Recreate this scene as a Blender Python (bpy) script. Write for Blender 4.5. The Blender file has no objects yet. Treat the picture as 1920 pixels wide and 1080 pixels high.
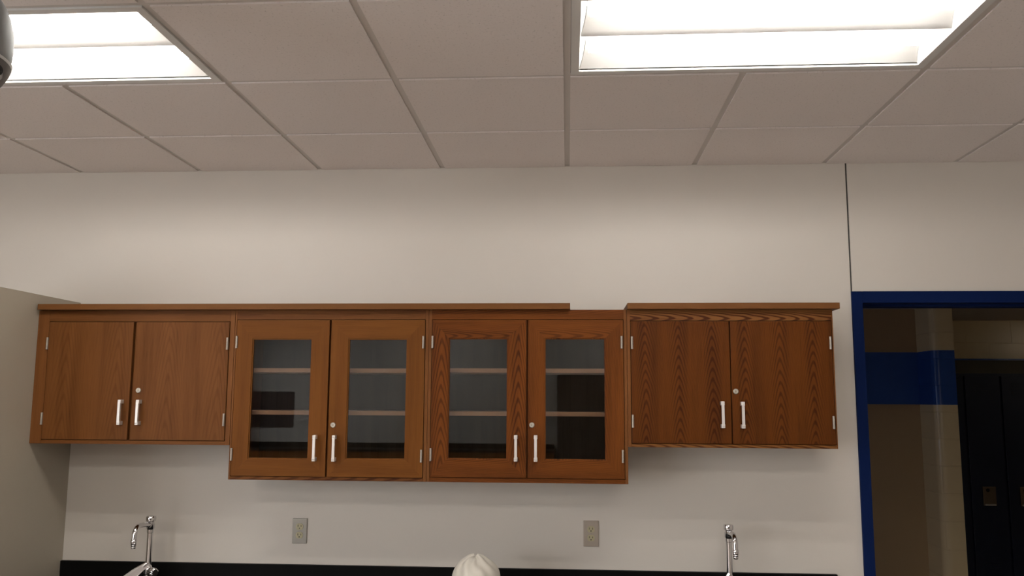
import bpy, bmesh, math, random
from mathutils import Vector, Matrix

random.seed(7)
S = bpy.context.scene
COL = S.collection
H = 2.84            # room ceiling height
TL = 0.6096         # ceiling module

# ------------------------------------------------------------------ camera
def make_camera():
    yaw, pit, rol = 0.0651275, 0.1306221, 0.0055051
    cy, sy, cp, sp = math.cos(yaw), math.sin(yaw), math.cos(pit), math.sin(pit)
    fw = Vector((-sy * cp, cy * cp, sp)); r = Vector((cy, sy, 0)); u = r.cross(fw)
    r2 = r * math.cos(rol) + u * math.sin(rol); u2 = -r * math.sin(rol) + u * math.cos(rol)
    cd = bpy.data.cameras.new('camera'); cd.sensor_width = 36.0; cd.lens = 1601.67 / 1920 * 36
    cd.clip_start = 0.05
    c = bpy.data.objects.new('camera', cd); COL.objects.link(c)
    m = Matrix((r2, u2, -fw)).transposed().to_4x4()
    m.translation = Vector((-0.0013, -4.0523, H - 1.1315))
    c.matrix_world = m
    S.camera = c
make_camera()

# ------------------------------------------------------------------ colour management, world
S.view_settings.view_transform = 'Standard'
S.view_settings.look = 'None'
S.view_settings.gamma = 1.0
S.view_settings.use_curve_mapping = False
S.view_settings.exposure = 0.0
TUBE = 45.0          # strength of the fluorescent tubes
W = bpy.data.worlds.new('world'); S.world = W; W.use_nodes = True
W.node_tree.nodes['Background'].inputs[0].default_value = (0.6, 0.75, 1.0, 1)
W.node_tree.nodes['Background'].inputs[1].default_value = 0.3

# ------------------------------------------------------------------ material helpers
def new_mat(name):
    m = bpy.data.materials.new(name); m.use_nodes = True
    nt = m.node_tree; b = nt.nodes['Principled BSDF']
    return m, nt, b
def N(nt, t, **kw):
    n = nt.nodes.new(t)
    for k, v in kw.items(): setattr(n, k, v)
    return n
def mth(nt, op, a, b=None, c=None):
    n = nt.nodes.new('ShaderNodeMath'); n.operation = op
    for i, v in enumerate((a, b, c)):
        if v is None: continue
        if isinstance(v, (int, float)): n.inputs[i].default_value = v
        else: nt.links.new(v, n.inputs[i])
    return n.outputs[0]
def mixc(nt, f, a, b):
    n = nt.nodes.new('ShaderNodeMix'); n.data_type = 'RGBA'
    for i, v in ((0, f), (6, a), (7, b)):
        if isinstance(v, (int, float)): n.inputs[i].default_value = v
        elif isinstance(v, tuple): n.inputs[i].default_value = (*v, 1) if len(v) == 3 else v
        else: nt.links.new(v, n.inputs[i])
    return n.outputs[2]
def noise(nt, vec, scale, detail=3, rough=0.5):
    n = nt.nodes.new('ShaderNodeTexNoise'); n.inputs['Scale'].default_value = scale
    n.inputs['Detail'].default_value = detail; n.inputs['Roughness'].default_value = rough
    nt.links.new(vec, n.inputs['Vector']); return n.outputs['Fac']
def comb(nt, x, y, z):
    n = nt.nodes.new('ShaderNodeCombineXYZ')
    for i, v in enumerate((x, y, z)):
        if isinstance(v, (int, float)): n.inputs[i].default_value = v
        else: nt.links.new(v, n.inputs[i])
    return n.outputs[0]
def ramp(nt, f, lo, hi):
    n = nt.nodes.new('ShaderNodeMapRange'); n.interpolation_type = 'SMOOTHSTEP'
    nt.links.new(f, n.inputs[0]); n.inputs[1].default_value = lo; n.inputs[2].default_value = hi
    return n.outputs[0]
def bump(nt, b, h, strength, dist):
    n = nt.nodes.new('ShaderNodeBump'); n.inputs['Strength'].default_value = strength
    n.inputs['Distance'].default_value = dist
    nt.links.new(h, n.inputs['Height']); nt.links.new(n.outputs[0], b.inputs['Normal'])
def simple(name, col, rough=0.5, metal=0.0, var=0.06, scale=6.0, bstr=0.0, bscale=300):
    m, nt, b = new_mat(name)
    tc = N(nt, 'ShaderNodeTexCoord').outputs['Object']
    f = noise(nt, tc, scale, 4)
    c2 = tuple(c * (1 - var) for c in col); c1 = tuple(min(1, c * (1 + var)) for c in col)
    nt.links.new(mixc(nt, f, c1, c2), b.inputs['Base Color'])
    b.inputs['Roughness'].default_value = rough; b.inputs['Metallic'].default_value = metal
    if bstr: bump(nt, b, noise(nt, tc, bscale, 2), bstr, 0.002)
    return m
def wood(name, light, dark, horiz=False, cathedral=0.0, off=(0, 0), period=0.15, fine=0.35, rough=0.5, N_r=95, slope=0.16):
    """oak: straight pores plus, when cathedral > 0, nested arches repeating every veneer leaf"""
    m, nt, b = new_mat(name)
    tc = N(nt, 'ShaderNodeTexCoord').outputs['Object']
    sp = N(nt, 'ShaderNodeSeparateXYZ'); nt.links.new(tc, sp.inputs[0])
    X, Y, Z = sp.outputs
    u, v = (Z, X) if horiz else (X, Z)
    u = mth(nt, 'ADD', u, off[0]); v = mth(nt, 'ADD', v, off[1])
    # fine pores
    pv = comb(nt, mth(nt, 'MULTIPLY', u, 1.0), Y, mth(nt, 'MULTIPLY', v, 0.025))
    pores = ramp(nt, noise(nt, pv, 260, 3, 0.6), 0.45, 0.75)
    bands = noise(nt, comb(nt, u, Y, mth(nt, 'MULTIPLY', v, 0.05)), 22, 4, 0.55)
    warp = noise(nt, comb(nt, mth(nt, 'MULTIPLY', u, 1.0), Y, mth(nt, 'MULTIPLY', v, 0.35)), 7, 3, 0.5)
    wz = mth(nt, 'MULTIPLY', mth(nt, 'SUBTRACT', warp, 0.5), 0.10)
    leaf = noise(nt, comb(nt, mth(nt, 'MULTIPLY', u, 1.0), 3.3, mth(nt, 'MULTIPLY', v, 0.03)), 3.0, 1)
    shift = mth(nt, 'MULTIPLY', leaf, 0.25)
    uw = mth(nt, 'ADD', u, mth(nt, 'MULTIPLY', wz, 0.12))
    up = mth(nt, 'PINGPONG', uw, period / 2)
    cz = mth(nt, 'ADD', mth(nt, 'MULTIPLY', v, slope), mth(nt, 'ADD', mth(nt, 'MULTIPLY', wz, 0.25), mth(nt, 'MULTIPLY', shift, 0.3)))
    cz = mth(nt, 'ADD', cz, 0.30 if not horiz else 0.22)
    # hyperbola-like contours: r grows slowly along the board, quickly across it
    r = mth(nt, 'ADD', cz, mth(nt, 'SUBTRACT', mth(nt, 'SQRT', mth(nt, 'ADD', mth(nt, 'MULTIPLY', up, up), 0.00012)), 0.011))
    rings = mth(nt, 'SINE', mth(nt, 'MULTIPLY', r, 6.2832 * N_r))
    rings = ramp(nt, rings, -0.2, 1.0)
    fade = ramp(nt, up, period * 0.34, period * 0.05)      # strong arches at the leaf centre, calm wood between
    rings = mth(nt, 'MULTIPLY', rings, mth(nt, 'ADD', mth(nt, 'MULTIPLY', fade, 0.85), 0.15))
    f = mth(nt, 'ADD', mth(nt, 'MULTIPLY', pores, fine), mth(nt, 'MULTIPLY', ramp(nt, bands, 0.35, 0.68), 0.45))
    if cathedral > 0: f = mth(nt, 'ADD', f, mth(nt, 'MULTIPLY', rings, cathedral))
    f = mth(nt, 'MINIMUM', f, 1.0)
    nt.links.new(mixc(nt, f, light, dark), b.inputs['Base Color'])
    b.inputs['Roughness'].default_value = rough
    b.inputs['Specular IOR Level'].default_value = 0.10
    bump(nt, b, pores, 0.12, 0.0006)
    return m

M = {}
# painted plaster with roller texture
def paint(name, col, rough=0.55, blocks=False, stripe=None, bstr=0.15):
    m, nt, b = new_mat(name)
    geo = N(nt, 'ShaderNodeNewGeometry').outputs['Position']
    f = noise(nt, geo, 1.3, 4)
    c = mixc(nt, f, tuple(min(1, k * 1.02) for k in col), tuple(k * 0.97 for k in col))
    sp = N(nt, 'ShaderNodeSeparateXYZ'); nt.links.new(geo, sp.inputs[0])
    if stripe:
        z0, z1, sc = stripe
        s = mth(nt, 'MULTIPLY', mth(nt, 'GREATER_THAN', sp.outputs[2], z0), mth(nt, 'LESS_THAN', sp.outputs[2], z1))
        c = mixc(nt, s, c, sc)
    nt.links.new(c, b.inputs['Base Color']); b.inputs['Roughness'].default_value = rough
    h = noise(nt, geo, 260, 2)
    if blocks:
        bt = N(nt, 'ShaderNodeTexBrick'); bt.offset = 0.5
        nt.links.new(comb(nt, mth(nt, 'ADD', sp.outputs[0], 0.03), mth(nt, 'ADD', sp.outputs[2], -H + 2.011 + 0.004), 0.0), bt.inputs['Vector'])
        bt.inputs['Scale'].default_value = 1.0; bt.inputs['Brick Width'].default_value = 0.4064
        bt.inputs['Row Height'].default_value = 0.2032; bt.inputs['Mortar Size'].default_value = 0.005
        bt.inputs['Mortar Smooth'].default_value = 0.6
        h = mth(nt, 'ADD', mth(nt, 'MULTIPLY', h, 0.12), mth(nt, 'MULTIPLY', bt.outputs['Fac'], -2.0))
        bump(nt, b, h, 0.5, 0.004)
    else: bump(nt, b, h, bstr, 0.001)
    return m
STRIPE = (H - 1.148, H - 0.733, (0.028, 0.095, 0.38))
M['wall'] = paint('wall_paint', (0.685, 0.635, 0.572), 0.5)
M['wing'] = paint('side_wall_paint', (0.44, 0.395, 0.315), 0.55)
M['hall'] = paint('hall_paint', (0.42, 0.29, 0.16), 0.45, stripe=STRIPE)
M['hall_block'] = paint('hall_block_paint', (0.85, 0.68, 0.40), 0.22, blocks=True, stripe=STRIPE)
M['gap'] = simple('joint_filler', (0.06, 0.055, 0.05), 0.8)
M['frame_blue'] = simple('blue_enamel', (0.004, 0.013, 0.066), 0.6, var=0.05)
M['frame_blue'].node_tree.nodes['Principled BSDF'].inputs['Specular IOR Level'].default_value = 0.05
def tile_mat():
    m, nt, b = new_mat('ceiling_tile')
    geo = N(nt, 'ShaderNodeNewGeometry').outputs['Position']
    n1 = noise(nt, geo, 115, 3, 0.75); pits = ramp(nt, n1, 0.57, 0.70)
    n2 = noise(nt, geo, 2.0, 2)
    c = mixc(nt, n2, (0.80, 0.74, 0.715), (0.77, 0.715, 0.69))
    c = mixc(nt, mth(nt, 'MULTIPLY', pits, 0.55), c, (0.42, 0.38, 0.35))
    nt.links.new(c, b.inputs['Base Color']); b.inputs['Roughness'].default_value = 0.9
    bump(nt, b, mth(nt, 'MULTIPLY', pits, -1.0), 0.35, 0.002)
    return m
M['tile'] = tile_mat()
M['tbar'] = simple('grid_enamel', (0.60, 0.56, 0.53), 0.5, var=0.03)
M['white_enamel'] = simple('white_enamel', (0.80, 0.79, 0.76), 0.4, var=0.02)
M['reflector'] = simple('reflector_sheet', (0.88, 0.87, 0.85), 0.45, 0.68, var=0.01)
M['flange'] = simple('fixture_flange', (0.66, 0.65, 0.63), 0.4, var=0.02)
def floor_mat():
    m, nt, b = new_mat('floor_tile')
    geo = N(nt, 'ShaderNodeNewGeometry').outputs['Position']
    ch = N(nt, 'ShaderNodeTexChecker'); ch.inputs['Scale'].default_value = 1 / 0.3048
    nt.links.new(geo, ch.inputs['Vector'])
    sp = noise(nt, geo, 60, 4, 0.7)
    c = mixc(nt, ch.outputs['Fac'], (0.58, 0.52, 0.46), (0.55, 0.49, 0.43))
    c = mixc(nt, ramp(nt, sp, 0.5, 0.7), c, (0.48, 0.43, 0.38))
    nt.links.new(c, b.inputs['Base Color']); b.inputs['Roughness'].default_value = 0.3
    return m
M['floor'] = floor_mat()
def emit(name, col, s):
    m, nt, b = new_mat(name)
    b.inputs['Base Color'].default_value = (0.9, 0.9, 0.9, 1)
    b.inputs['Emission Color'].default_value = (*col, 1); b.inputs['Emission Strength'].default_value = s
    return m
M['tube'] = emit('fluorescent_tube', (1.0, 0.96, 0.905), TUBE)
M['hall_tube'] = emit('hall_fluorescent_tube', (1.0, 0.88, 0.70), 7.5)
M['daylight'] = emit('daylit_pane', (0.60, 0.70, 1.0), 5.0)
M['fill_light'] = emit('fill_light_pane', (0.94, 0.965, 1.0), 8.0)  # glow of the added left-wall windows, fill light for the room
M['resin'] = simple('black_epoxy_resin', (0.0035, 0.0032, 0.003), 0.5, var=0.1)
M['resin'].node_tree.nodes['Principled BSDF'].inputs['Specular IOR Level'].default_value = 0.1
def chrome_mat():
    m, nt, b = new_mat('chrome')
    b.inputs['Base Color'].default_value = (0.72, 0.71, 0.72, 1); b.inputs['Metallic'].default_value = 1
    tc = N(nt, 'ShaderNodeTexCoord').outputs['Object']
    nt.links.new(mth(nt, 'ADD', 0.06, mth(nt, 'MULTIPLY', noise(nt, tc, 40, 2), 0.08)), b.inputs['Roughness'])
    return m
M['chrome'] = chrome_mat()
M['satin'] = simple('satin_aluminium', (0.78, 0.74, 0.70), 0.42, 0.55, var=0.03, scale=60)
M['hinge'] = simple('dull_steel', (0.40, 0.36, 0.31), 0.45, 0.6, var=0.08, scale=60)
M['lock'] = simple('lock_nickel', (0.52, 0.48, 0.41), 0.5, 0.8, var=0.05, scale=60)
M['dark'] = simple('dark_slot', (0.02, 0.017, 0.014), 0.6)
M['plate'] = simple('outlet_plate_steel', (0.36, 0.34, 0.30), 0.42, 0.35, var=0.05, scale=40)
M['plate2'] = simple('outlet_plate_warm', (0.43, 0.37, 0.31), 0.42, 0.3, var=0.05, scale=40)
M['ivory'] = simple('ivory_plastic', (0.47, 0.43, 0.27), 0.4, var=0.04)
M['bag'] = simple('white_plastic_film', (0.70, 0.66, 0.58), 0.38, var=0.05, scale=14, bstr=0.1, bscale=40)
M['grey_plastic'] = simple('grey_plastic', (0.15, 0.15, 0.14), 0.6, var=0.06)
M['grey_plastic2'] = simple('darker_grey_plastic', (0.11, 0.10, 0.09), 0.6, var=0.06)
M['seam'] = simple('light_seam', (0.55, 0.55, 0.53), 0.4)
M['black'] = simple('black_plastic', (0.012, 0.012, 0.012), 0.15)
M['locker'] = simple('locker_enamel', (0.006, 0.012, 0.035), 0.4, var=0.1)
M['locker_top'] = simple('locker_sloped_top', (0.10, 0.09, 0.07), 0.5, var=0.1)
M['latch'] = simple('latch_steel', (0.17, 0.125, 0.085), 0.4, 0.5)
M['latch_lip'] = simple('latch_lip', (0.55, 0.52, 0.48), 0.35, 0.6)
def glass_mat():
    m, nt, b = new_mat('cabinet_glass')
    b.inputs['Base Color'].default_value = (0.86, 0.88, 0.86, 1)
    b.inputs['Roughness'].default_value = 0.0; b.inputs['Transmission Weight'].default_value = 1.0
    b.inputs['IOR'].default_value = 1.5
    tc = N(nt, 'ShaderNodeTexCoord').outputs['Object']
    bump(nt, b, noise(nt, tc, 5, 1), 0.02, 0.001)
    return m
M['glass'] = glass_mat()
# oak finishes
LA, DA = (0.150, 0.056, 0.015), (0.078, 0.026, 0.006)
LB, DB = (0.155, 0.054, 0.009), (0.090, 0.028, 0.004)
LC, DC = (0.145, 0.042, 0.006), (0.048, 0.011, 0.002)
LD, DD = (0.100, 0.028, 0.0035), (0.042, 0.0095, 0.001)
M['oakA'] = wood('oak_smooth', LA, DA, cathedral=0.30, off=(0.31, 0.1), period=0.235, N_r=70)
M['oakAh'] = wood('oak_smooth_cross', LA, DA, horiz=True)
M['oakB'] = wood('oak_honey', LB, DB, cathedral=0.0)
M['oakBh'] = wood('oak_honey_cross', LB, DB, horiz=True, cathedral=0.0)
M['oakBr'] = wood('oak_honey_rail', LA, DC, horiz=True, cathedral=0.65, off=(-0.015, 0.3), period=0.16, N_r=110, slope=0.10)
M['oakC'] = wood('oak_figured', LC, DC, cathedral=0.6, off=(0.035, 0.1), period=0.17)
M['oakCh'] = wood('oak_figured_cross', LC, DC, horiz=True, cathedral=0.6, off=(0.02, 0.2), period=0.13, N_r=110, slope=0.12)
M['oakD'] = wood('oak_cathedral', LD, DD, cathedral=0.7, off=(-0.065, 0.0), period=0.142, N_r=100, slope=0.22)
M['oakDh'] = wood('oak_cathedral_cross', (0.20, 0.082, 0.022), DC, horiz=True, cathedral=0.85, off=(0.0, 0.1), period=0.11, N_r=115, slope=0.11)
M['oakEdge'] = wood('oak_edge', (0.150, 0.062, 0.019), (0.112, 0.042, 0.012), horiz=True, fine=0.25)
M['oakStile'] = wood('oak_stile', (0.165, 0.063, 0.018), (0.10, 0.034, 0.009), fine=0.3)
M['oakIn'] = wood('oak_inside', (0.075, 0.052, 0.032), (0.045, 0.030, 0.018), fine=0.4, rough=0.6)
M['shelf'] = wood('oak_shelf', (0.40, 0.22, 0.135), (0.31, 0.165, 0.095), horiz=True, fine=0.2)

# ------------------------------------------------------------------ object helpers
def finish(name, bm, mats, parent=None, smooth=False, loc=None):
    me = bpy.data.meshes.new(name)
    bmesh.ops.recalc_face_normals(bm, faces=bm.faces)
    bm.to_mesh(me); bm.free()
    if not isinstance(mats, (list, tuple)): mats = [mats]
    for m in mats: me.materials.append(m)
    if smooth:
        me.shade_smooth()
        try: me.set_sharp_from_angle(angle=math.radians(38))
        except Exception: pass
    o = bpy.data.objects.new(name, me); COL.objects.link(o)
    if parent: o.parent = parent
    if loc: o.location = loc
    return o
def box(bm, x0, x1, y0, y1, z0, z1, mi=0, bev=0.0):
    vs = [bm.verts.new((x, y, z)) for x in (x0, x1) for y in (y0, y1) for z in (z0, z1)]
    idx = [(0, 1, 3, 2), (4, 6, 7, 5), (0, 4, 5, 1), (2, 3, 7, 6), (0, 2, 6, 4), (1, 5, 7, 3)]
    fs = [bm.faces.new([vs[i] for i in f]) for f in idx]
    for f in fs: f.material_index = mi
    if bev > 0:
        es = {e for f in fs for e in f.edges}
        r = bmesh.ops.bevel(bm, geom=list(es), offset=bev, segments=2, affect='EDGES', profile=0.5)
        for f in r['faces']: f.material_index = mi
    return vs
def prism(bm, pts, axis, a, b, mi=0):
    """extrude polygon pts (2D) along axis from a to b"""
    def mk(p, t):
        if axis == 'x': return (t, p[0], p[1])
        if axis == 'y': return (p[0], t, p[1])
        return (p[0], p[1], t)
    A = [bm.verts.new(mk(p, a)) for p in pts]; B = [bm.verts.new(mk(p, b)) for p in pts]
    n = len(pts)
    fs = [bm.faces.new(A), bm.faces.new(B[::-1])] + [bm.faces.new((A[i], A[(i + 1) % n], B[(i + 1) % n], B[i])) for i in range(n)]
    for f in fs: f.material_index = mi
def tube(bm, pts, rad, seg=16, mi=0, cap=True):
    pts = [Vector(p) for p in pts]
    if isinstance(rad, (int, float)): rad = [rad] * len(pts)
    rings = []; prev = None
    for i, p in enumerate(pts):
        d = (pts[min(i + 1, len(pts) - 1)] - pts[max(i - 1, 0)]).normalized()
        if prev is None: a = d.orthogonal().normalized()
        else: a = (prev - d * prev.dot(d)).normalized()
        prev = a; b = d.cross(a)
        rings.append([bm.verts.new(p + (a * math.cos(t) + b * math.sin(t)) * rad[i]) for t in [2 * math.pi * k / seg for k in range(seg)]])
    for r0, r1 in zip(rings, rings[1:]):
        for k in range(seg):
            f = bm.faces.new((r0[k], r0[(k + 1) % seg], r1[(k + 1) % seg], r1[k])); f.material_index = mi
    if cap:
        for r in (rings[0], rings[-1]):
            f = bm.faces.new(r); f.material_index = mi
def lathe(bm, prof, c, axis='z', seg=24, mi=0):
    """prof: (radius, t) along axis from c"""
    c = Vector(c); rings = []
    for r, t in prof:
        ring = []
        for k in range(seg):
            a = 2 * math.pi * k / seg; ca, sa = r * math.cos(a), r * math.sin(a)
            v = {'z': (ca, sa, t), 'y': (ca, t, sa), 'x': (t, ca, sa)}[axis]
            ring.append(bm.verts.new(c + Vector(v)))
        rings.append(ring)
    for r0, r1 in zip(rings, rings[1:]):
        for k in range(seg):
            f = bm.faces.new((r0[k], r0[(k + 1) % seg], r1[(k + 1) % seg], r1[k])); f.material_index = mi
    for r in (rings[0], rings[-1]):
        f = bm.faces.new(r); f.material_index = mi
def structure(name, bm, mats, parent=None, smooth=False):
    o = finish(name, bm, mats, parent, smooth)
    if parent is None: o['kind'] = 'structure'
    return o
def thing(name, label, cat, loc, group=None):
    o = bpy.data.objects.new(name, None); COL.objects.link(o); o.location = loc
    o.empty_display_size = 0.1
    o['label'] = label; o['category'] = cat
    if group: o['group'] = group
    return o
def tag(o, label, cat, group=None):
    o['label'] = label; o['category'] = cat
    if group: o['group'] = group
    return o

# ------------------------------------------------------------------ room shell
XL, XR, YF = -5.0, 4.2, -9.6        # left, right, far behind the camera
JX = 1.324                          # control joint
FX0, FX1 = 1.320, 2.345             # door frame outer
FZ = H - 0.620                      # door frame top
WT = 0.155                          # wall thickness
bm = bmesh.new(); box(bm, XL - 0.1, 9.0, YF - 0.1, 4.6, -0.1, 0); structure('floor', bm, M['floor'])
bm = bmesh.new()
box(bm, XL, JX - 0.004, 0, WT, 0, H + 0.25)
structure('wall_back', bm, M['wall'])
bm = bmesh.new()
box(bm, JX + 0.004, XR, 0, WT, FZ - 0.02, H + 0.25)
box(bm, FX1 - 0.03, XR, 0, WT, 0, FZ - 0.02)
structure('wall_back_right', bm, M['wall'])
bm = bmesh.new(); box(bm, JX - 0.0045, JX + 0.0045, 0.006, WT, FZ - 0.02, H + 0.25); structure('trim_1', bm, M['gap'])
FILL_WINS = ((-8.9, -6.5), (-6.1, -3.7)); WZ0, WZ1 = 0.95, 2.45      # unseen windows added in the left wall to even out the light
bm = bmesh.new()
box(bm, XL - 0.1, XL, YF, WT, 0, WZ0); box(bm, XL - 0.1, XL, YF, WT, WZ1, H + 0.25)
for y0, y1 in ((YF, FILL_WINS[0][0]), (FILL_WINS[0][1], FILL_WINS[1][0]), (FILL_WINS[1][1], WT)): box(bm, XL - 0.1, XL, y0, y1, WZ0, WZ1)
structure('wall_left', bm, M['wall'])
for n, (y0, y1) in enumerate(FILL_WINS):
    bm = bmesh.new()
    box(bm, XL - 0.09, XL - 0.085, y0, y1, WZ0, WZ1, 1)
    ym = (y0 + y1) / 2
    for q in ((y0, y0 + 0.05), (ym - 0.025, ym + 0.025), (y1 - 0.05, y1)): box(bm, XL - 0.08, XL - 0.02, q[0], q[1], WZ0, WZ1)
    for q in ((WZ0, WZ0 + 0.05), (WZ1 - 0.05, WZ1)): box(bm, XL - 0.079, XL - 0.021, y0 + 0.05, y1 - 0.05, q[0], q[1])
    structure('window_%d' % (n + 2), bm, [M['white_enamel'], M['fill_light']])  # added behind the viewer to brighten back wall and ceiling
bm = bmesh.new(); box(bm, XR, XR + 0.1, YF, WT, 0, H + 0.25); structure('wall_right', bm, M['wall'])
bm = bmesh.new(); box(bm, XL - 0.1, XR + 0.1, YF - 0.1, YF, 0, H + 0.25); structure('wall_front', bm, paint('rear_wall_paint', (0.40, 0.39, 0.37), 0.6))
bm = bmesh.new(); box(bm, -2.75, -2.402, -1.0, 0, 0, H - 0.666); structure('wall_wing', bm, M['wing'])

# ceiling: tegular tiles in a T-bar grid
LX = [-3 * TL, TL]
LY = [-(0.567 + 1.5 * TL) - k * 4 * TL for k in range(4)]
xs = [i * TL for i in range(-9, 8)]
ys = [0.0] + [-(0.567 + k * TL) for k in range(0, 16)]
def lit(cx, cy):
    return any(abs(cx - a) < TL and abs(cy - b) < TL * 0.5 for a in LX for b in LY)
bm = bmesh.new(); g = 0.0120
for i in range(len(xs) - 1):
    for j in range(len(ys) - 1):
        x0, x1 = max(xs[i], XL) + g, min(xs[i + 1], XR) - g
        y1, y0 = ys[j] - (g if j else 0.004), max(ys[j + 1], YF) + g
        if x1 - x0 < 0.03 or y1 - y0 < 0.03 or lit((xs[i] + xs[i + 1]) / 2, (ys[j] + ys[j + 1]) / 2): continue
        vs = box(bm, x0, x1, y0, y1, H - 0.005, H + 0.015)
structure('ceiling', bm, M['tile'])
bm = bmesh.new()
for x in xs:
    if not XL < x < XR: continue
    y1 = 0.0
    for b in (sorted(LY, reverse=True) if any(abs(x - a) < 0.1 for a in LX) else []):
        box(bm, x - 0.012, x + 0.012, b + TL / 2, y1, H, H + 0.03); y1 = b - TL / 2
    if y1 > YF: box(bm, x - 0.012, x + 0.012, YF, y1, H, H + 0.03)
for y in ys[1:]:
    if y > YF:
        cs = [XL] + [x for x in xs if XL < x < XR] + [XR]
        box(bm, XL, XR, y - 0.012, y + 0.012, H + 0.0005, H + 0.029)
# cross bars are dropped where a fixture replaces two tiles
grid = structure('trim_2', bm, M['tbar'])
bm = bmesh.new()
box(bm, XL, XR, -0.020, 0.0, H - 0.0015, H); box(bm, XL, XR, YF, YF + 0.02, H - 0.0015, H)
box(bm, XL, XL + 0.02, YF, 0, H - 0.0015, H); box(bm, XR - 0.02, XR, YF, 0, H - 0.0015, H)
structure('trim_3', bm, M['tbar'])
bm = bmesh.new(); box(bm, XL - 0.1, XR + 0.1, YF - 0.1, WT, H + 0.25, H + 0.3); structure('ceiling_slab', bm, M['gap'])

# ------------------------------------------------------------------ troffer lights
def troffer(cx, cy, label):
    root = thing('ceiling_light', label, 'ceiling light', (cx, cy, H), 'recessed fluorescent ceiling lights')
    hx, hy = TL - 0.013, TL / 2 - 0.013; fl = 0.028
    bm = bmesh.new()   # flange frame standing just below the grid
    for (a, b, c, d) in ((-hx, hx, -hy, -hy + fl), (-hx, hx, hy - fl, hy), (-hx, -hx + fl, -hy + fl, hy - fl), (hx - fl, hx, -hy + fl, hy - fl)):
        box(bm, a, b, c, d, -0.006, 0.004)
    finish('frame', bm, M['flange'], root)
    ix, iy = hx - fl, hy - fl
    # housing: top, sides and sloped end plates
    bm = bmesh.new()
    top = 0.060
    prism(bm, [(-ix, 0.0), (-ix - 0.004, 0.0), (-ix - 0.004, top + 0.004), (ix + 0.004, top + 0.004), (ix + 0.004, 0), (ix, 0), (ix - 0.022, top), (-ix + 0.022, top)], 'y', -iy - 0.004, iy + 0.004)
    box(bm, -ix, ix, -iy - 0.004, -iy, 0, top); box(bm, -ix, ix, iy, iy + 0.004, 0, top)
    finish('housing', bm, M['white_enamel'], root)
    # curved reflector: two troughs meeting in a centre ridge
    bm = bmesh.new()
    prof = []
    half = iy / 2
    for s in (-1, 1):
        for k in range(0, 17):
            t = -1 + 2 * k / 16
            y = s * half + t * half
            z = 0.050 - 0.046 * abs(t) ** 2.4
            prof.append((y, z))
    A = []; B = []
    for y, z in prof:
        e = 0.024 * z / 0.060 + 0.001
        A.append(bm.verts.new((-ix + e, y, z))); B.append(bm.verts.new((ix - e, y, z)))
    for k in range(len(prof) - 1): bm.faces.new((A[k], A[k + 1], B[k + 1], B[k]))
    finish('reflector', bm, M['reflector'], root, smooth=True)
    for s in (-1, 1):
        bm = bmesh.new()
        tube(bm, [(-ix + 0.03, s * half, 0.021), (ix - 0.03, s * half, 0.021)], 0.0127, 12)
        finish('tube', bm, M['tube'], root, smooth=True)
    return root
rows = ['nearest the cabinet wall', 'in the second row from the cabinet wall', 'in the third row from the cabinet wall', 'in the fourth row from the cabinet wall']
for j, cy in enumerate(LY):
    for i, cx in enumerate(LX):
        side = ['glowing recessed ceiling light above the plain left cabinet, cut by the left edge',
                'glowing recessed ceiling light with two white troughs above the right cabinet'][i] if j == 0 else \
               'recessed fluorescent ceiling light %s, %s column' % (rows[j], ['left', 'right'][i])
        troffer(cx, cy, side)

# ------------------------------------------------------------------ blue door frame
bm = bmesh.new()
fw_ = 0.048; p = -0.014
def jamb(x0, x1, inner):
    box(bm, x0, x1, p, WT + 0.014, 0, FZ, bev=0.002)
    if inner > 0: box(bm, x1 - 0.001, x1 + 0.012, 0.06, WT - 0.01, 0, FZ - 0.05)
    else: box(bm, x0 - 0.012, x0 + 0.001, 0.06, WT - 0.01, 0, FZ - 0.05)
jamb(FX0, FX0 + fw_, 1); jamb(FX1 - fw_, FX1, -1)
box(bm, FX0 + fw_, FX1 - fw_, p, WT + 0.014, FZ - 0.054, FZ, bev=0.0015)
box(bm, FX0 + fw_, FX1 - fw_, 0.06, WT - 0.01, FZ - 0.064, FZ - 0.05)
structure('door_1', bm, M['frame_blue'])

# ------------------------------------------------------------------ hallway beyond the doorway
HH = H - 0.385
bm = bmesh.new(); box(bm, -3.0, 9.0, WT, 4.2, HH, HH + 0.05)
structure('ceiling_hall', bm, paint('hall_ceiling_paint', (0.62, 0.55, 0.46), 0.8))
bm = bmesh.new(); box(bm, -3.0, 2.80, 3.0, 3.1, 0, HH); structure('wall_hall_left', bm, M['hall'])
# projecting block pier with a bullnose corner
bm = bmesh.new()
R = 0.06; px0, px1, py0 = 2.795, 2.955, 2.70
pts = [(px0, 3.1), (px0, py0 + R)] + [(px0 + R - R * math.cos(a), py0 + R - R * math.sin(a)) for a in [math.pi / 2 * k / 10 for k in range(1, 10)]] + [(px0 + R, py0), (px1, py0), (px1, 4.1), (px0 + 0.05, 4.1), (px0 + 0.05, 3.1)]
prism(bm, pts, 'z', 0, HH)
structure('wall_hall_pier', bm, M['hall_block'], smooth=True)
bm = bmesh.new(); box(bm, 2.9, 9.0, 4.0, 4.1, 0, HH); structure('wall_hall_back', bm, M['hall_block'])
bm = bmesh.new()
box(bm, -3.1, -3.0, WT, 3.1, 0, 0.9); box(bm, -3.1, -3.0, WT, 3.1, 2.1, HH)
box(bm, -3.1, -3.0, WT, 0.5, 0.9, 2.1); box(bm, -3.1, -3.0, 1.0, 3.1, 0.9, 2.1)
structure('wall_hall_end', bm, M['hall'])
bm = bmesh.new(); box(bm, 9.0, 9.1, WT, 4.1, 0, HH); structure('wall_hall_right', bm, M['hall'])
bm = bmesh.new()
box(bm, XR, 9.0, 0.05, WT, 0, HH); structure('wall_hall_near', bm, M['hall'])
bm = bmesh.new()
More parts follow.
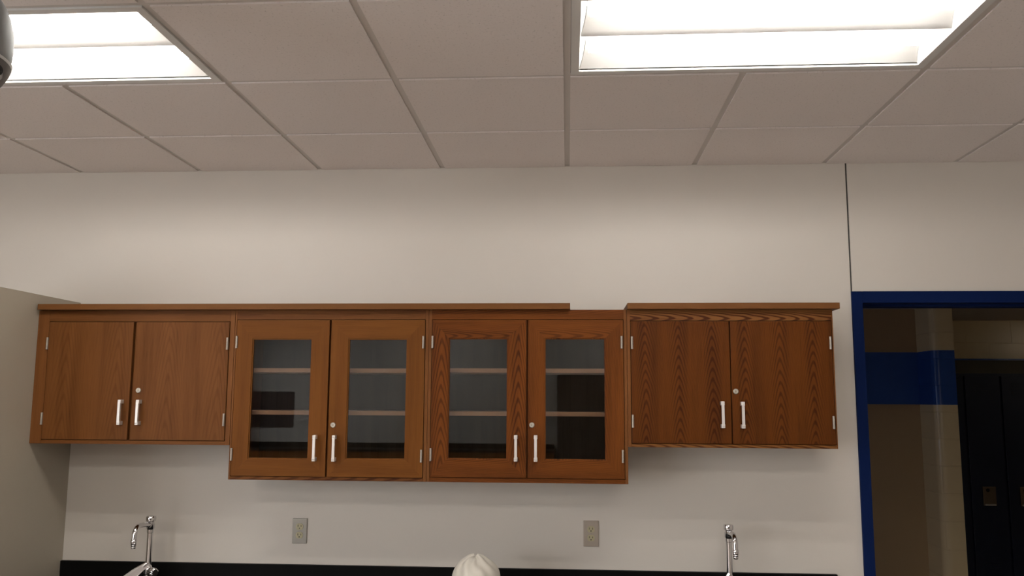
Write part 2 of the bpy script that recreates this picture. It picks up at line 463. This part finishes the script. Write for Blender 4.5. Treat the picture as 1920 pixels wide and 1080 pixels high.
box(bm, -3.08, -3.07, 0.5, 1.0, 0.9, 2.1, 1)
box(bm, -3.06, -3.0, 0.5, 0.53, 0.9, 2.1); box(bm, -3.06, -3.0, 0.97, 1.0, 0.9, 2.1)
box(bm, -3.06, -3.0, 0.53, 0.97, 0.9, 0.93); box(bm, -3.06, -3.0, 0.53, 0.97, 2.07, 2.1)
structure('window_1', bm, [M['frame_blue'], M['daylight']])
# hall light, right of the doorway
hl = thing('hall_light', 'surface mounted hallway ceiling light right of the lockers', 'ceiling light', (5.6, 1.9, HH))
bm = bmesh.new(); box(bm, -0.6, 0.6, -0.12, 0.12, -0.03, 0, bev=0.004); finish('housing', bm, M['white_enamel'], hl)
for s in (-1, 1):
    bm = bmesh.new(); tube(bm, [(-0.57, s * 0.06, -0.048), (0.57, s * 0.06, -0.048)], 0.019, 12); finish('tube', bm, M['hall_tube'], hl, smooth=True)

# lockers
LKT = H - 0.765
def locker(x, label):
    root = thing('locker', label, 'locker', (x, 3.6, 0), 'dark blue hallway lockers')
    w = 0.3048
    bm = bmesh.new()
    box(bm, 0, w, 0.0, 0.395, 0.10, LKT - 0.115); box(bm, 0.0, w, 0.03, 0.395, 0, 0.10)
    finish('body', bm, M['locker'], root)
    bm = bmesh.new(); prism(bm, [(0.0, LKT - 0.115), (0.395, LKT - 0.115), (0.395, LKT), (0.06, LKT)], 'x', 0, w)
    finish('sloped_top', bm, M['locker_top'], root)['label'] = 'brownish black sloped top'
    bm = bmesh.new(); box(bm, 0.008, w - 0.008, -0.018, -0.001, 0.125, LKT - 0.14, bev=0.003)
    for k in range(6):
        for zz in (LKT - 0.30, 0.28): box(bm, 0.09, w - 0.09, -0.024, -0.017, zz + k * 0.02, zz + k * 0.02 + 0.006)
    d = finish('door', bm, M['locker'], root)
    zl = H - 1.914; xc = 0.152
    bm = bmesh.new(); box(bm, xc - 0.054, xc + 0.054, -0.026, -0.017, zl - 0.079, zl + 0.079, 0, 0.004)
    lathe(bm, [(0.014, -0.030), (0.014, -0.024)], (xc - 0.015, 0, zl + 0.05), 'y', 16, 1)
    box(bm, xc - 0.045, xc + 0.045, -0.036, -0.024, zl - 0.078, zl - 0.064, 2, 0.002)
    finish('latch', bm, [M['latch'], M['black'], M['latch_lip']], d)['label'] = 'brown steel recessed latch plate'
locker(3.404, 'dark blue locker with brown latch plate, seen through the doorway')
locker(3.404 - 0.3048, 'dark blue locker mostly hidden behind the hallway pier')
locker(3.404 + 0.3048, 'dark blue locker cut by the right edge of the doorway view')

# ------------------------------------------------------------------ wall cabinets
YB, YC, YD = 0.0, -0.311, -0.331      # wall, face frame front, door front
def handle(x, z0, z1, par, ox, oz):
    bm = bmesh.new(); zc = (z0 + z1) / 2; h = (z1 - z0) / 2
    # bar with feet widening at both ends
    prof = [(-h, -0.001), (-h, -0.024), (-h + 0.008, -0.031), (h - 0.008, -0.031), (h, -0.024), (h, -0.001), (h - 0.012, -0.001), (h - 0.014, -0.020), (-h + 0.014, -0.020), (-h + 0.012, -0.001)]
    pts = [(YD + y, zc + z - oz) for z, y in prof]
    prism(bm, pts, 'x', x - ox - 0.0055, x - ox + 0.0055)
    for s in (-1, 1): box(bm, x - ox - 0.0075, x - ox + 0.0075, YD - 0.029, YD - 0.0005, zc + s * (h - 0.007) - 0.0085 - oz, zc + s * (h - 0.007) + 0.0085 - oz, bev=0.002)
    return finish('handle', bm, M['satin'], par)
def hinge(x, zc, par, ox, oz):
    bm = bmesh.new()
    tube(bm, [(x - ox, YD - 0.004, zc - 0.027 - oz), (x - ox, YD - 0.004, zc + 0.027 - oz)], 0.0042, 10)
    for k in range(5): lathe(bm, [(0.0048, 0), (0.0048, 0.0095)], (x - ox, YD - 0.004, zc - 0.027 + k * 0.011 - oz), 'z', 10)
    box(bm, x - ox - 0.0042, x - ox + 0.0042, YD - 0.0022, YD + 0.0005, zc - 0.0265 - oz, zc + 0.0265 - oz)
    return finish('hinge', bm, M['hinge'], par, smooth=True)
def lock(x, z, par, ox, oz):
    bm = bmesh.new()
    lathe(bm, [(0.0115, 0.0), (0.0115, -0.004), (0.0095, -0.006), (0.0075, -0.006), (0.0070, -0.0045), (0.0005, -0.0045)][::1], (x - ox, YD, z - oz), 'y', 24)
    box(bm, x - ox - 0.0009, x - ox + 0.0009, YD - 0.0052, YD - 0.0044, z - oz - 0.004, z - oz + 0.004, 1)
    return finish('lock', bm, [M['lock'], M['dark']], par, smooth=True)
def cabinet(label, x0, x1, z0, z1, doors, woods, glassd=None, group=None):
    """doors: list of (x0,x1,z0,z1,(handle x,z0,z1),(lock)|None,hinge x, hinge zs, pane|None)"""
    ox, oz = (x0 + x1) / 2, z0
    root = thing('wall_cabinet', label, 'cabinet', (ox, 0, oz), group)
    a, b, t = x0 - ox + 0.0006, x1 - ox - 0.0006, 0.018
    hgt = z1 - z0
    wv, wh, wr = woods
    bm = bmesh.new()   # carcass: sides, bottom, top
    box(bm, a, a + t, YC + 0.018, YB - 0.001, 0, hgt, 0, 0.0008); box(bm, b - t, b, YC + 0.018, YB - 0.001, 0, hgt, 0, 0.0008)
    box(bm, a + t, b - t, YC + 0.018, YB - 0.001, 0.0, t, 1); box(bm, a + t, b - t, YC + 0.018, YB - 0.001, hgt - t, hgt, 1)
    finish('carcass', bm, [M['oakStile'], M['oakEdge']], root)
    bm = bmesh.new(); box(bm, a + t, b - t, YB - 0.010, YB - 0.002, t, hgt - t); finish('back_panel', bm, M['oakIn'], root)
    dx0, dx1 = min(d[0] for d in doors) - ox, max(d[1] for d in doors) - ox
    dz0, dz1 = min(d[2] for d in doors) - oz, max(d[3] for d in doors) - oz
    bm = bmesh.new()   # face frame
    sl, sr = dx0 - 0.0025 - a, b - dx1 - 0.0025; yf = YD + 0.003
    box(bm, a, a + sl, yf, YC + 0.018, 0, hgt, 0, 0.001); box(bm, b - sr, b, yf, YC + 0.018, 0, hgt, 0, 0.001)
    box(bm, a + sl, b - sr, yf + 0.0004, YC + 0.018, dz1 + 0.0022, hgt, 1, 0.0006); box(bm, a + sl, b - sr, yf + 0.0004, YC + 0.018, 0, dz0 - 0.0025, 1, 0.0006)
    xm = (doors[0][1] + doors[1][0]) / 2 - ox
    for q0, q1, w0, w1 in ((a + sl, a + sl + 0.014, dz0 - 0.0025, dz1 + 0.0022), (b - sr - 0.014, b - sr, dz0 - 0.0025, dz1 + 0.0022), (xm - 0.018, xm + 0.018, dz0 - 0.0025, dz1 + 0.0022),
                           (a + sl + 0.014, xm - 0.018, dz1 - 0.012, dz1 + 0.0022), (xm + 0.018, b - sr - 0.014, dz1 - 0.012, dz1 + 0.0022),
                           (a + sl + 0.014, xm - 0.018, dz0 - 0.0025, dz0 + 0.012), (xm + 0.018, b - sr - 0.014, dz0 - 0.0025, dz0 + 0.012)):
        box(bm, q0, q1, YC + 0.0006, YC + 0.018, w0, w1, 0)          # rebate behind the doors
    finish('face_frame', bm, [M['oakStile'], wr], root)
    for (p0, p1, q0, q1, hd, lk, hx_, hzs, pane) in doors:
        p0 -= ox; p1 -= ox; q0 -= oz; q1 -= oz
        bm = bmesh.new()
        if pane is None:
            box(bm, p0, p1, YD, YC - 0.0015, q0, q1, 0, 0.0015)
        else:
            g0, g1, h0, h1 = pane[0] - ox, pane[1] - ox, pane[2] - oz, pane[3] - oz
            # mitred stiles and rails with a small inner bead
            e = 0.0004
            prism(bm, [(p0, q0), (p0, q1), (g0, h1), (g0, h0)], 'y', YD, YC - 0.0015, 0)
            prism(bm, [(p1, q0), (p1, q1), (g1, h1), (g1, h0)], 'y', YD, YC - 0.0015, 0)
            prism(bm, [(p0, q1), (p1, q1), (g1, h1), (g0, h1)], 'y', YD + e, YC - 0.0015, 1)
            prism(bm, [(p0, q0), (p1, q0), (g1, h0), (g0, h0)], 'y', YD + e, YC - 0.0015, 1)
        d = finish('door', bm, [wv, wh], root)
        if pane is not None:
            bm = bmesh.new(); k = 0.005
            box(bm, g0, g0 + k, YD + 0.004, YC - 0.002, h0, h1); box(bm, g1 - k, g1, YD + 0.004, YC - 0.002, h0, h1)
            box(bm, g0 + k, g1 - k, YD + 0.004, YC - 0.002, h0, h0 + k); box(bm, g0 + k, g1 - k, YD + 0.004, YC - 0.002, h1 - k, h1)
            finish('glazing_bead', bm, wv, d)
            bm = bmesh.new(); box(bm, g0 + 0.001, g1 - 0.001, YD + 0.009, YD + 0.012, h0 + 0.001, h1 - 0.001)
            finish('glass_pane', bm, M['glass'], d)
        handle(hd[0], hd[1], hd[2], d, ox, oz)
        if lk: lock(lk[0], lk[1], d, ox, oz)
        for zc in hzs: hinge(hx_, zc, d, ox, oz)
    if glassd:
        for zt in glassd:
            bm = bmesh.new(); box(bm, a + t + 0.001, b - t - 0.001, YC + 0.022, YB - 0.011, zt - oz - 0.019, zt - oz, 0, 0.001)
            finish('shelf', bm, M['shelf'], root)
    return root
ZT = H - 0.738
cabinet('plain oak wall cabinet with two solid doors, left of the glass-door cabinets', -2.4015, -1.485, H - 1.334, ZT, [
    (-2.345, -1.951, H - 1.315, H - 0.791, (-1.981, H - 1.248, H - 1.140), None, -2.348, (H - 0.888, H - 1.224), None),
    (-1.938, -1.509, H - 1.315, H - 0.791, (-1.898, H - 1.248, H - 1.140), (-1.910, H - 1.097), -1.514, (H - 0.888, H - 1.224), None)],
    (M['oakA'], M['oakAh'], M['oakAh']), group='oak wall cabinets')
cabinet('taller oak wall cabinet with two glass doors, joined to the left solid-door cabinet', -1.485, -0.610, H - 1.482, ZT, [
    (-1.474, -1.054, H - 1.465, H - 0.783, (-1.099, H - 1.397, H - 1.288), None, -1.472, (H - 0.881, H - 1.373), (-1.401, -1.130, H - 1.392, H - 0.865)),
    (-1.045, -0.627, H - 1.465, H - 0.783, (-1.013, H - 1.397, H - 1.288), (-1.024, H - 1.243), -0.633, (H - 0.881, H - 1.373), (-0.967, -0.703, H - 1.390, H - 0.865))],
    (M['oakB'], M['oakBh'], M['oakBr']), glassd=(H - 0.995, H - 1.182), group='oak wall cabinets')
cabinet('taller reddish oak wall cabinet with two glass doors, joined to the right solid-door cabinet', -0.610, 0.256, H - 1.482, ZT, [
    (-0.594, -0.180, H - 1.461, H - 0.783, (-0.223, H - 1.389, H - 1.281), None, -0.592, (H - 0.880, H - 1.366), (-0.521, -0.260, H - 1.385, H - 0.862)),
    (-0.172, 0.240, H - 1.461, H - 0.783, (-0.138, H - 1.389, H - 1.281), (-0.155, H - 1.237), 0.233, (H - 0.880, H - 1.366), (-0.101, 0.163, H - 1.385, H - 0.862))],
    (M['oakC'], M['oakCh'], M['oakCh']), glassd=(H - 0.993, H - 1.181), group='oak wall cabinets')
cabinet('dark oak wall cabinet with arched-grain solid doors, nearest the blue doorway', 0.256, 1.133, H - 1.327, ZT, [
    (0.273, 0.6925, H - 1.310, H - 0.788, (0.654, H - 1.242, H - 1.133), None, 0.277, (H - 0.882, H - 1.217), None),
    (0.6975, 1.125, H - 1.310, H - 0.788, (0.738, H - 1.243, H - 1.134), (0.714, H - 1.089), 1.117, (H - 0.882, H - 1.217), None)],
    (M['oakD'], M['oakDh'], M['oakDh']), group='oak wall cabinets')
# loose top boards
bm = bmesh.new(); box(bm, -2.392, 0.011, -0.358, -0.001, ZT + 0.0003, ZT + 0.0265, 0, 0.0015)
tag(finish('top_board', bm, M['oakEdge']), 'long oak top board lying over the left and both glass-door cabinets', 'board')
bm = bmesh.new(); box(bm, 0.258, 1.156, -0.358, -0.001, ZT + 0.0003, ZT + 0.0265, 0, 0.0015)
tag(finish('top_board', bm, M['oakEdge']), 'short oak top board lying on the right solid-door cabinet', 'board')

# ------------------------------------------------------------------ worktop and base cabinets
CZ = H - 2.0
CX0, CX1 = -2.401, 1.20
bm = bmesh.new()
box(bm, CX0, CX1, -0.64, -0.001, CZ - 0.026, CZ, 0, 0.003)
ct = tag(finish('worktop', bm, M['resin']), 'long black resin worktop running beneath the oak wall cabinets', 'worktop')
bm = bmesh.new(); box(bm, CX0, CX1, -0.020, -0.001, CZ, H - 1.896, 0, 0.002)
tag(finish('backsplash', bm, M['resin']), 'low black resin upstand running along the wall behind the worktop', 'backsplash')
base = thing('base_cabinet', 'long oak base cabinet run carrying the black worktop', 'cabinet', ((CX0 + CX1) / 2, 0, 0))
hw = (CX1 - CX0) / 2 - 0.002
bm = bmesh.new(); box(bm, -hw, hw, -0.58, -0.001, 0.1, CZ - 0.027); box(bm, -hw, hw, -0.52, -0.001, 0.0, 0.1)
finish('carcass', bm, M['oakB'], base)
nd = 8; dw = 2 * hw / nd
for k in range(nd):
    a = -hw + k * dw
    bm = bmesh.new(); box(bm, a + 0.006, a + dw - 0.006, -0.60, -0.581, 0.115, CZ - 0.045, 0, 0.0015)
    d = finish('door', bm, M['oakB'], base)
    hx2 = a + (dw - 0.05 if k % 2 == 0 else 0.05)
    bm = bmesh.new(); box(bm, hx2 - 0.006, hx2 + 0.006, -0.63, -0.622, CZ - 0.21, CZ - 0.10, 0, 0.001)
    for zz in (CZ - 0.2, CZ - 0.11): box(bm, hx2 - 0.006, hx2 + 0.006, -0.623, -0.599, zz - 0.006, zz + 0.006)
    finish('handle', bm, M['satin'], d)

# ------------------------------------------------------------------ lab faucets
def faucet(x, label, lever_dir, knob_dir):
    y = -0.12
    root = thing('laboratory_faucet', label, 'faucet', (x, y, CZ), 'chrome laboratory faucets')
    z = lambda r: H + r - CZ
    bm = bmesh.new()
    lathe(bm, [(0.030, 0.0), (0.030, 0.006), (0.024, 0.012), (0.020, 0.018), (0.019, 0.07), (0.023, 0.074), (0.023, 0.092), (0.016, 0.100), (0.0135, 0.112), (0.0135, 0.126)], (0, 0, 0), 'z', 28)
    finish('base', bm, M['chrome'], root, smooth=True)
    bm = bmesh.new(); lathe(bm, [(0.0132, 0.10), (0.0132, z(-1.735))], (0, 0, 0), 'z', 20)
    lathe(bm, [(0.0108, z(-1.748)), (0.015, z(-1.744)), (0.015, z(-1.730)), (0.0125, z(-1.727))], (0, 0, 0), 'z', 20)
    finish('column', bm, M['chrome'], root, smooth=True)
    bm = bmesh.new()   # vacuum breaker head
    lathe(bm, [(0.0150, z(-1.730)), (0.0185, z(-1.724)), (0.0185, z(-1.706)), (0.0150, z(-1.702)), (0.0150, z(-1.697)), (0.0215, z(-1.692)), (0.0225, z(-1.678)), (0.0200, z(-1.671)), (0.006, z(-1.668))], (0, 0, 0), 'z', 24)
    finish('breaker_head', bm, M['chrome'], root, smooth=True)
    bm = bmesh.new()   # spout reaching towards the room then turning down
    zt = z(-1.700); pts = [(0, -0.008, zt - 0.010), (0, -0.05, zt - 0.002), (0, -0.10, zt + 0.001)]
    for k in range(1, 9):
        a = math.pi / 2 * k / 8; pts.append((0, -0.11 - 0.036 * math.sin(a), zt - 0.036 + 0.036 * math.cos(a)))
    pts += [(0, -0.148, z(-1.752)), (0, -0.150, z(-1.765))]
    tube(bm, pts, 0.0108, 14)
    finish('spout', bm, M['chrome'], root, smooth=True)
    bm = bmesh.new()
    zb = z(-1.792)
    lathe(bm, [(0.0108, z(-1.752)), (0.0135, z(-1.758)), (0.0135, z(-1.764)), (0.0112, z(-1.766)), (0.0128, z(-1.770)), (0.0108, z(-1.774)), (0.0120, z(-1.778)), (0.0100, z(-1.782)), (0.0112, z(-1.786)), (0.009, zb)], (0, -0.150, 0), 'z', 16)
    finish('nozzle', bm, M['chrome'], root, smooth=True)
    # wrist blade lever
    dx, dy, dz = lever_dir
    bm = bmesh.new()
    d = Vector((dx, dy, dz)); L = d.length; d.normalize(); side = d.cross(Vector((0, -1, 0.35))).normalized(); up = side.cross(d)
    st = Vector((0, -0.008, 0.118)); prof = [(0.0, 0.012, 0.006), (0.2, 0.016, 0.006), (0.5, 0.021, 0.004), (0.85, 0.022, 0.0035), (1.0, 0.014, 0.003)]
    rings = []
    for t, w, h in prof:
        c = st + d * L * t
        rings.append([bm.verts.new(c + side * w * a + up * h * b) for a, b in ((-1, -0.6), (-1, 0.6), (-0.6, 1), (0.6, 1), (1, 0.6), (1, -0.6), (0.6, -1), (-0.6, -1))])
    for r0, r1 in zip(rings, rings[1:]):
        for k in range(8): bm.faces.new((r0[k], r0[(k + 1) % 8], r1[(k + 1) % 8], r1[k]))
    bm.faces.new(rings[0]); bm.faces.new(rings[-1])
    finish('lever', bm, M['chrome'], root, smooth=True)
    # knurled side valve knob
    bm = bmesh.new(); k = Vector(knob_dir).normalized(); c = Vector((0, 0, 0.083))
    tube(bm, [c, c + k * 0.024], 0.008, 12)
    seg = 36; a = k.orthogonal().normalized(); b = k.cross(a)
    rr = []
    for t, s in ((0.016, 0.017), (0.020, 0.021), (0.050, 0.021), (0.055, 0.016)):
        rr.append([bm.verts.new(c + k * t + (a * math.cos(2 * math.pi * j / seg) + b * math.sin(2 * math.pi * j / seg)) * (s - (0.0016 if j % 2 else 0))) for j in range(seg)])
    for r0, r1 in zip(rr, rr[1:]):
        for j in range(seg): bm.faces.new((r0[j], r0[(j + 1) % seg], r1[(j + 1) % seg], r1[j]))
    bm.faces.new(rr[0]); bm.faces.new(rr[-1])
    finish('knob', bm, M['chrome'], root)
faucet(-1.921, 'chrome laboratory faucet on the black worktop below the left solid-door cabinet', (-0.085, -0.06, -0.075), (1, -0.6, -0.05))
faucet(0.706, 'chrome laboratory faucet on the black worktop nearest the blue doorway', (-0.040, -0.05, -0.085), (0.15, -1, 0.1))

# ------------------------------------------------------------------ outlets
def outlet(x, zc, pm, label):
    root = thing('wall_outlet', label, 'outlet', (x, 0, zc), 'duplex wall outlets')
    bm = bmesh.new(); box(bm, -0.035, 0.035, -0.006, 0, -0.058, 0.058, 0, 0.0025); finish('cover_plate', bm, pm, root)
    for s in (-1, 1):
        bm = bmesh.new(); c = s * 0.0195
        pts = []
        for k in range(24):
            a = 2 * math.pi * k / 24; pts.append((0.0172 * math.cos(a), c + max(-0.0145, min(0.0145, 0.0172 * math.sin(a)))))
        prism(bm, pts, 'y', -0.0085, -0.0055)
        box(bm, -0.0085, -0.0060, -0.0092, -0.0082, c - 0.001, c + 0.008, 1)
        box(bm, 0.0060, 0.0085, -0.0092, -0.0082, c - 0.001, c + 0.007, 1)
        lathe(bm, [(0.0028, -0.0092), (0.0028, -0.0082)], (0, 0, c - 0.0075), 'y', 12, 1)
        finish('socket', bm, [M['ivory'], M['dark']], root)
    bm = bmesh.new(); lathe(bm, [(0.0035, -0.0075), (0.0035, -0.0055)], (0, 0, 0), 'y', 12); finish('screw', bm, M['hinge'], root)
outlet(-1.257, H - 1.744, M['plate'], 'grey steel duplex outlet below the left glass-door cabinet')
outlet(0.104, H - 1.736, M['plate2'], 'warm grey duplex outlet below the reddish glass-door cabinet')

# ------------------------------------------------------------------ crumpled white bag on the worktop
bm = bmesh.new()
nu, nv = 72, 40; rings = []
for j in range(1, nv):
    th = math.pi * j / nv; ring = []
    for i in range(nu):
        ph = 2 * math.pi * i / nu
        r = 0.104
        top = max(0.0, math.cos(th))
        fold = 0.0035 * math.sin(9 * ph + 2.2 * math.sin(3 * th)) * math.sin(th) ** 0.5 * (0.3 + top) + 0.004 * math.sin(3 * ph + 1) * math.sin(th)
        crease = -0.010 * math.exp(-((ph - 4.9) ** 2) / 0.03) * math.exp(-((th - 0.55) ** 2) / 0.10)
        rr_ = r + fold + crease
        z = rr_ * math.cos(th) * 1.03; rad = rr_ * math.sin(th)
        if th < 0.42: z += 0.006 * math.cos(2 * ph + 0.4) * (0.42 - th) / 0.42 + 0.002
        z = max(z, -0.108)
        ring.append(bm.verts.new((rad * math.cos(ph), rad * math.sin(ph), z + 0.108)))
    rings.append(ring)
t0 = bm.verts.new((0.0, 0, 0.108 + 0.104)); b0 = bm.verts.new((0, 0, 0))
for i in range(nu):
    bm.faces.new((t0, rings[0][i], rings[0][(i + 1) % nu])); bm.faces.new((b0, rings[-1][(i + 1) % nu], rings[-1][i]))
for r0, r1 in zip(rings, rings[1:]):
    for i in range(nu): bm.faces.new((r0[i], r1[i], r1[(i + 1) % nu], r0[(i + 1) % nu]))
o = finish('white_bundle', bm, M['bag'], smooth=True, loc=(-0.392, -0.33, CZ))
tag(o, 'rounded white creased plastic bundle sitting on the black worktop at bottom centre', 'bundle')

# ------------------------------------------------------------------ grey ceiling unit at the left edge
PX, PY, PZ = -1.549, -2.149, H - 0.254
root = thing('ceiling_projector', 'grey rounded projector hanging from the ceiling at the left edge', 'projector', (PX, PY, PZ))
def superell(bm, rx, ry, rz, e1, e2, zlo=-1, zhi=1, mi=0, nu=48, nv=32):
    sg = lambda v, e: math.copysign(abs(v) ** e, v)
    t0_, t1_ = math.asin(zlo), math.asin(zhi); rings = []
    for j in range(nv + 1):
        t = t0_ + (t1_ - t0_) * j / nv; c = abs(math.cos(t)) ** e1 + 1e-4
        rings.append([bm.verts.new((rx * c * sg(math.cos(2 * math.pi * i / nu), e2), ry * c * sg(math.sin(2 * math.pi * i / nu), e2), rz * sg(math.sin(t), e1))) for i in range(nu)])
    for r0, r1 in zip(rings, rings[1:]):
        for i in range(nu):
            bm.faces.new((r0[i], r0[(i + 1) % nu], r1[(i + 1) % nu], r1[i])).material_index = mi
    bm.faces.new(rings[0]).material_index = mi; bm.faces.new(rings[-1]).material_index = mi
bm = bmesh.new(); superell(bm, 0.168, 0.168, 0.18, 0.9, 1.0, zlo=-0.25); finish('upper_shell', bm, M['grey_plastic'], root, smooth=True)
bm = bmesh.new(); superell(bm, 0.174, 0.174, 0.160, 0.9, 1.0, zhi=-0.30); finish('lower_shell', bm, M['grey_plastic2'], root, smooth=True)
bm = bmesh.new(); superell(bm, 0.1725, 0.1725, 0.168, 0.9, 1.0, zlo=-0.28, zhi=-0.24, nv=2); finish('seam', bm, M['seam'], root, smooth=True)['label'] = 'thin pale seam line'
bm = bmesh.new(); kv = Vector((0.58, -0.82, 0)); kc = Vector((0.152, 0.014, -0.085)); tube(bm, [kc - kv * 0.03, kc + kv * 0.008, kc + kv * 0.014], [0.017, 0.017, 0.011], 24); finish('knob', bm, M['black'], root, smooth=True)['label'] = 'glossy black knob'
bm = bmesh.new(); lathe(bm, [(0.02, 0.10), (0.02, 0.235)], (0, 0, 0), 'z', 20); lathe(bm, [(0.07, 0.235), (0.07, 0.245)], (0, 0, 0), 'z', 24); finish('mount', bm, M['white_enamel'], root, smooth=True)

# ------------------------------------------------------------------ rear of the room (shows in the glass)
bm = bmesh.new(); box(bm, XL + 0.01, -0.2, YF + 0.005, YF + 0.60, 0.0, 0.96, 0)
box(bm, XL + 0.01, -0.2, YF + 0.003, YF + 0.62, 0.96, 0.99, 1); box(bm, XL + 0.01, -0.2, YF + 0.003, YF + 0.025, 0.99, 1.06, 1)
tag(finish('rear_counter', bm, [M['oakB'], M['resin']]), 'dark counter on the wall facing the cabinets, behind the viewer', 'counter')
bm = bmesh.new(); box(bm, -0.15, 1.6, YF + 0.005, YF + 0.55, 0.0, 2.08, 0, 0.004)
for k in (0, 1): box(bm, -0.13 + k * 0.865, 0.715 + k * 0.865, YF + 0.551, YF + 0.57, 0.08, 2.05, 0, 0.003)
tag(finish('tall_cupboard', bm, simple('dark_cupboard', (0.03, 0.018, 0.012), 0.5)), 'tall dark double cupboard on the wall facing the cabinets', 'cupboard')
def board_mat():
    m, nt, b = new_mat('spotted_board')
    tc = N(nt, 'ShaderNodeTexCoord').outputs['Object']
    v = N(nt, 'ShaderNodeTexVoronoi'); v.inputs['Scale'].default_value = 7.0; v.inputs['Randomness'].default_value = 0.4
    nt.links.new(tc, v.inputs['Vector'])
    nt.links.new(mixc(nt, ramp(nt, v.outputs['Distance'], 0.16, 0.10), (0.05, 0.035, 0.035), (0.3, 0.27, 0.25)), b.inputs['Base Color'])
    b.inputs['Roughness'].default_value = 0.8
    return m
bm = bmesh.new(); box(bm, -4.97, -4.2, YF + 0.001, YF + 0.02, 1.28, 1.82, 0, 0.003)
tag(finish('notice_board', bm, board_mat()), 'dark spotted notice board on the wall facing the cabinets', 'board')
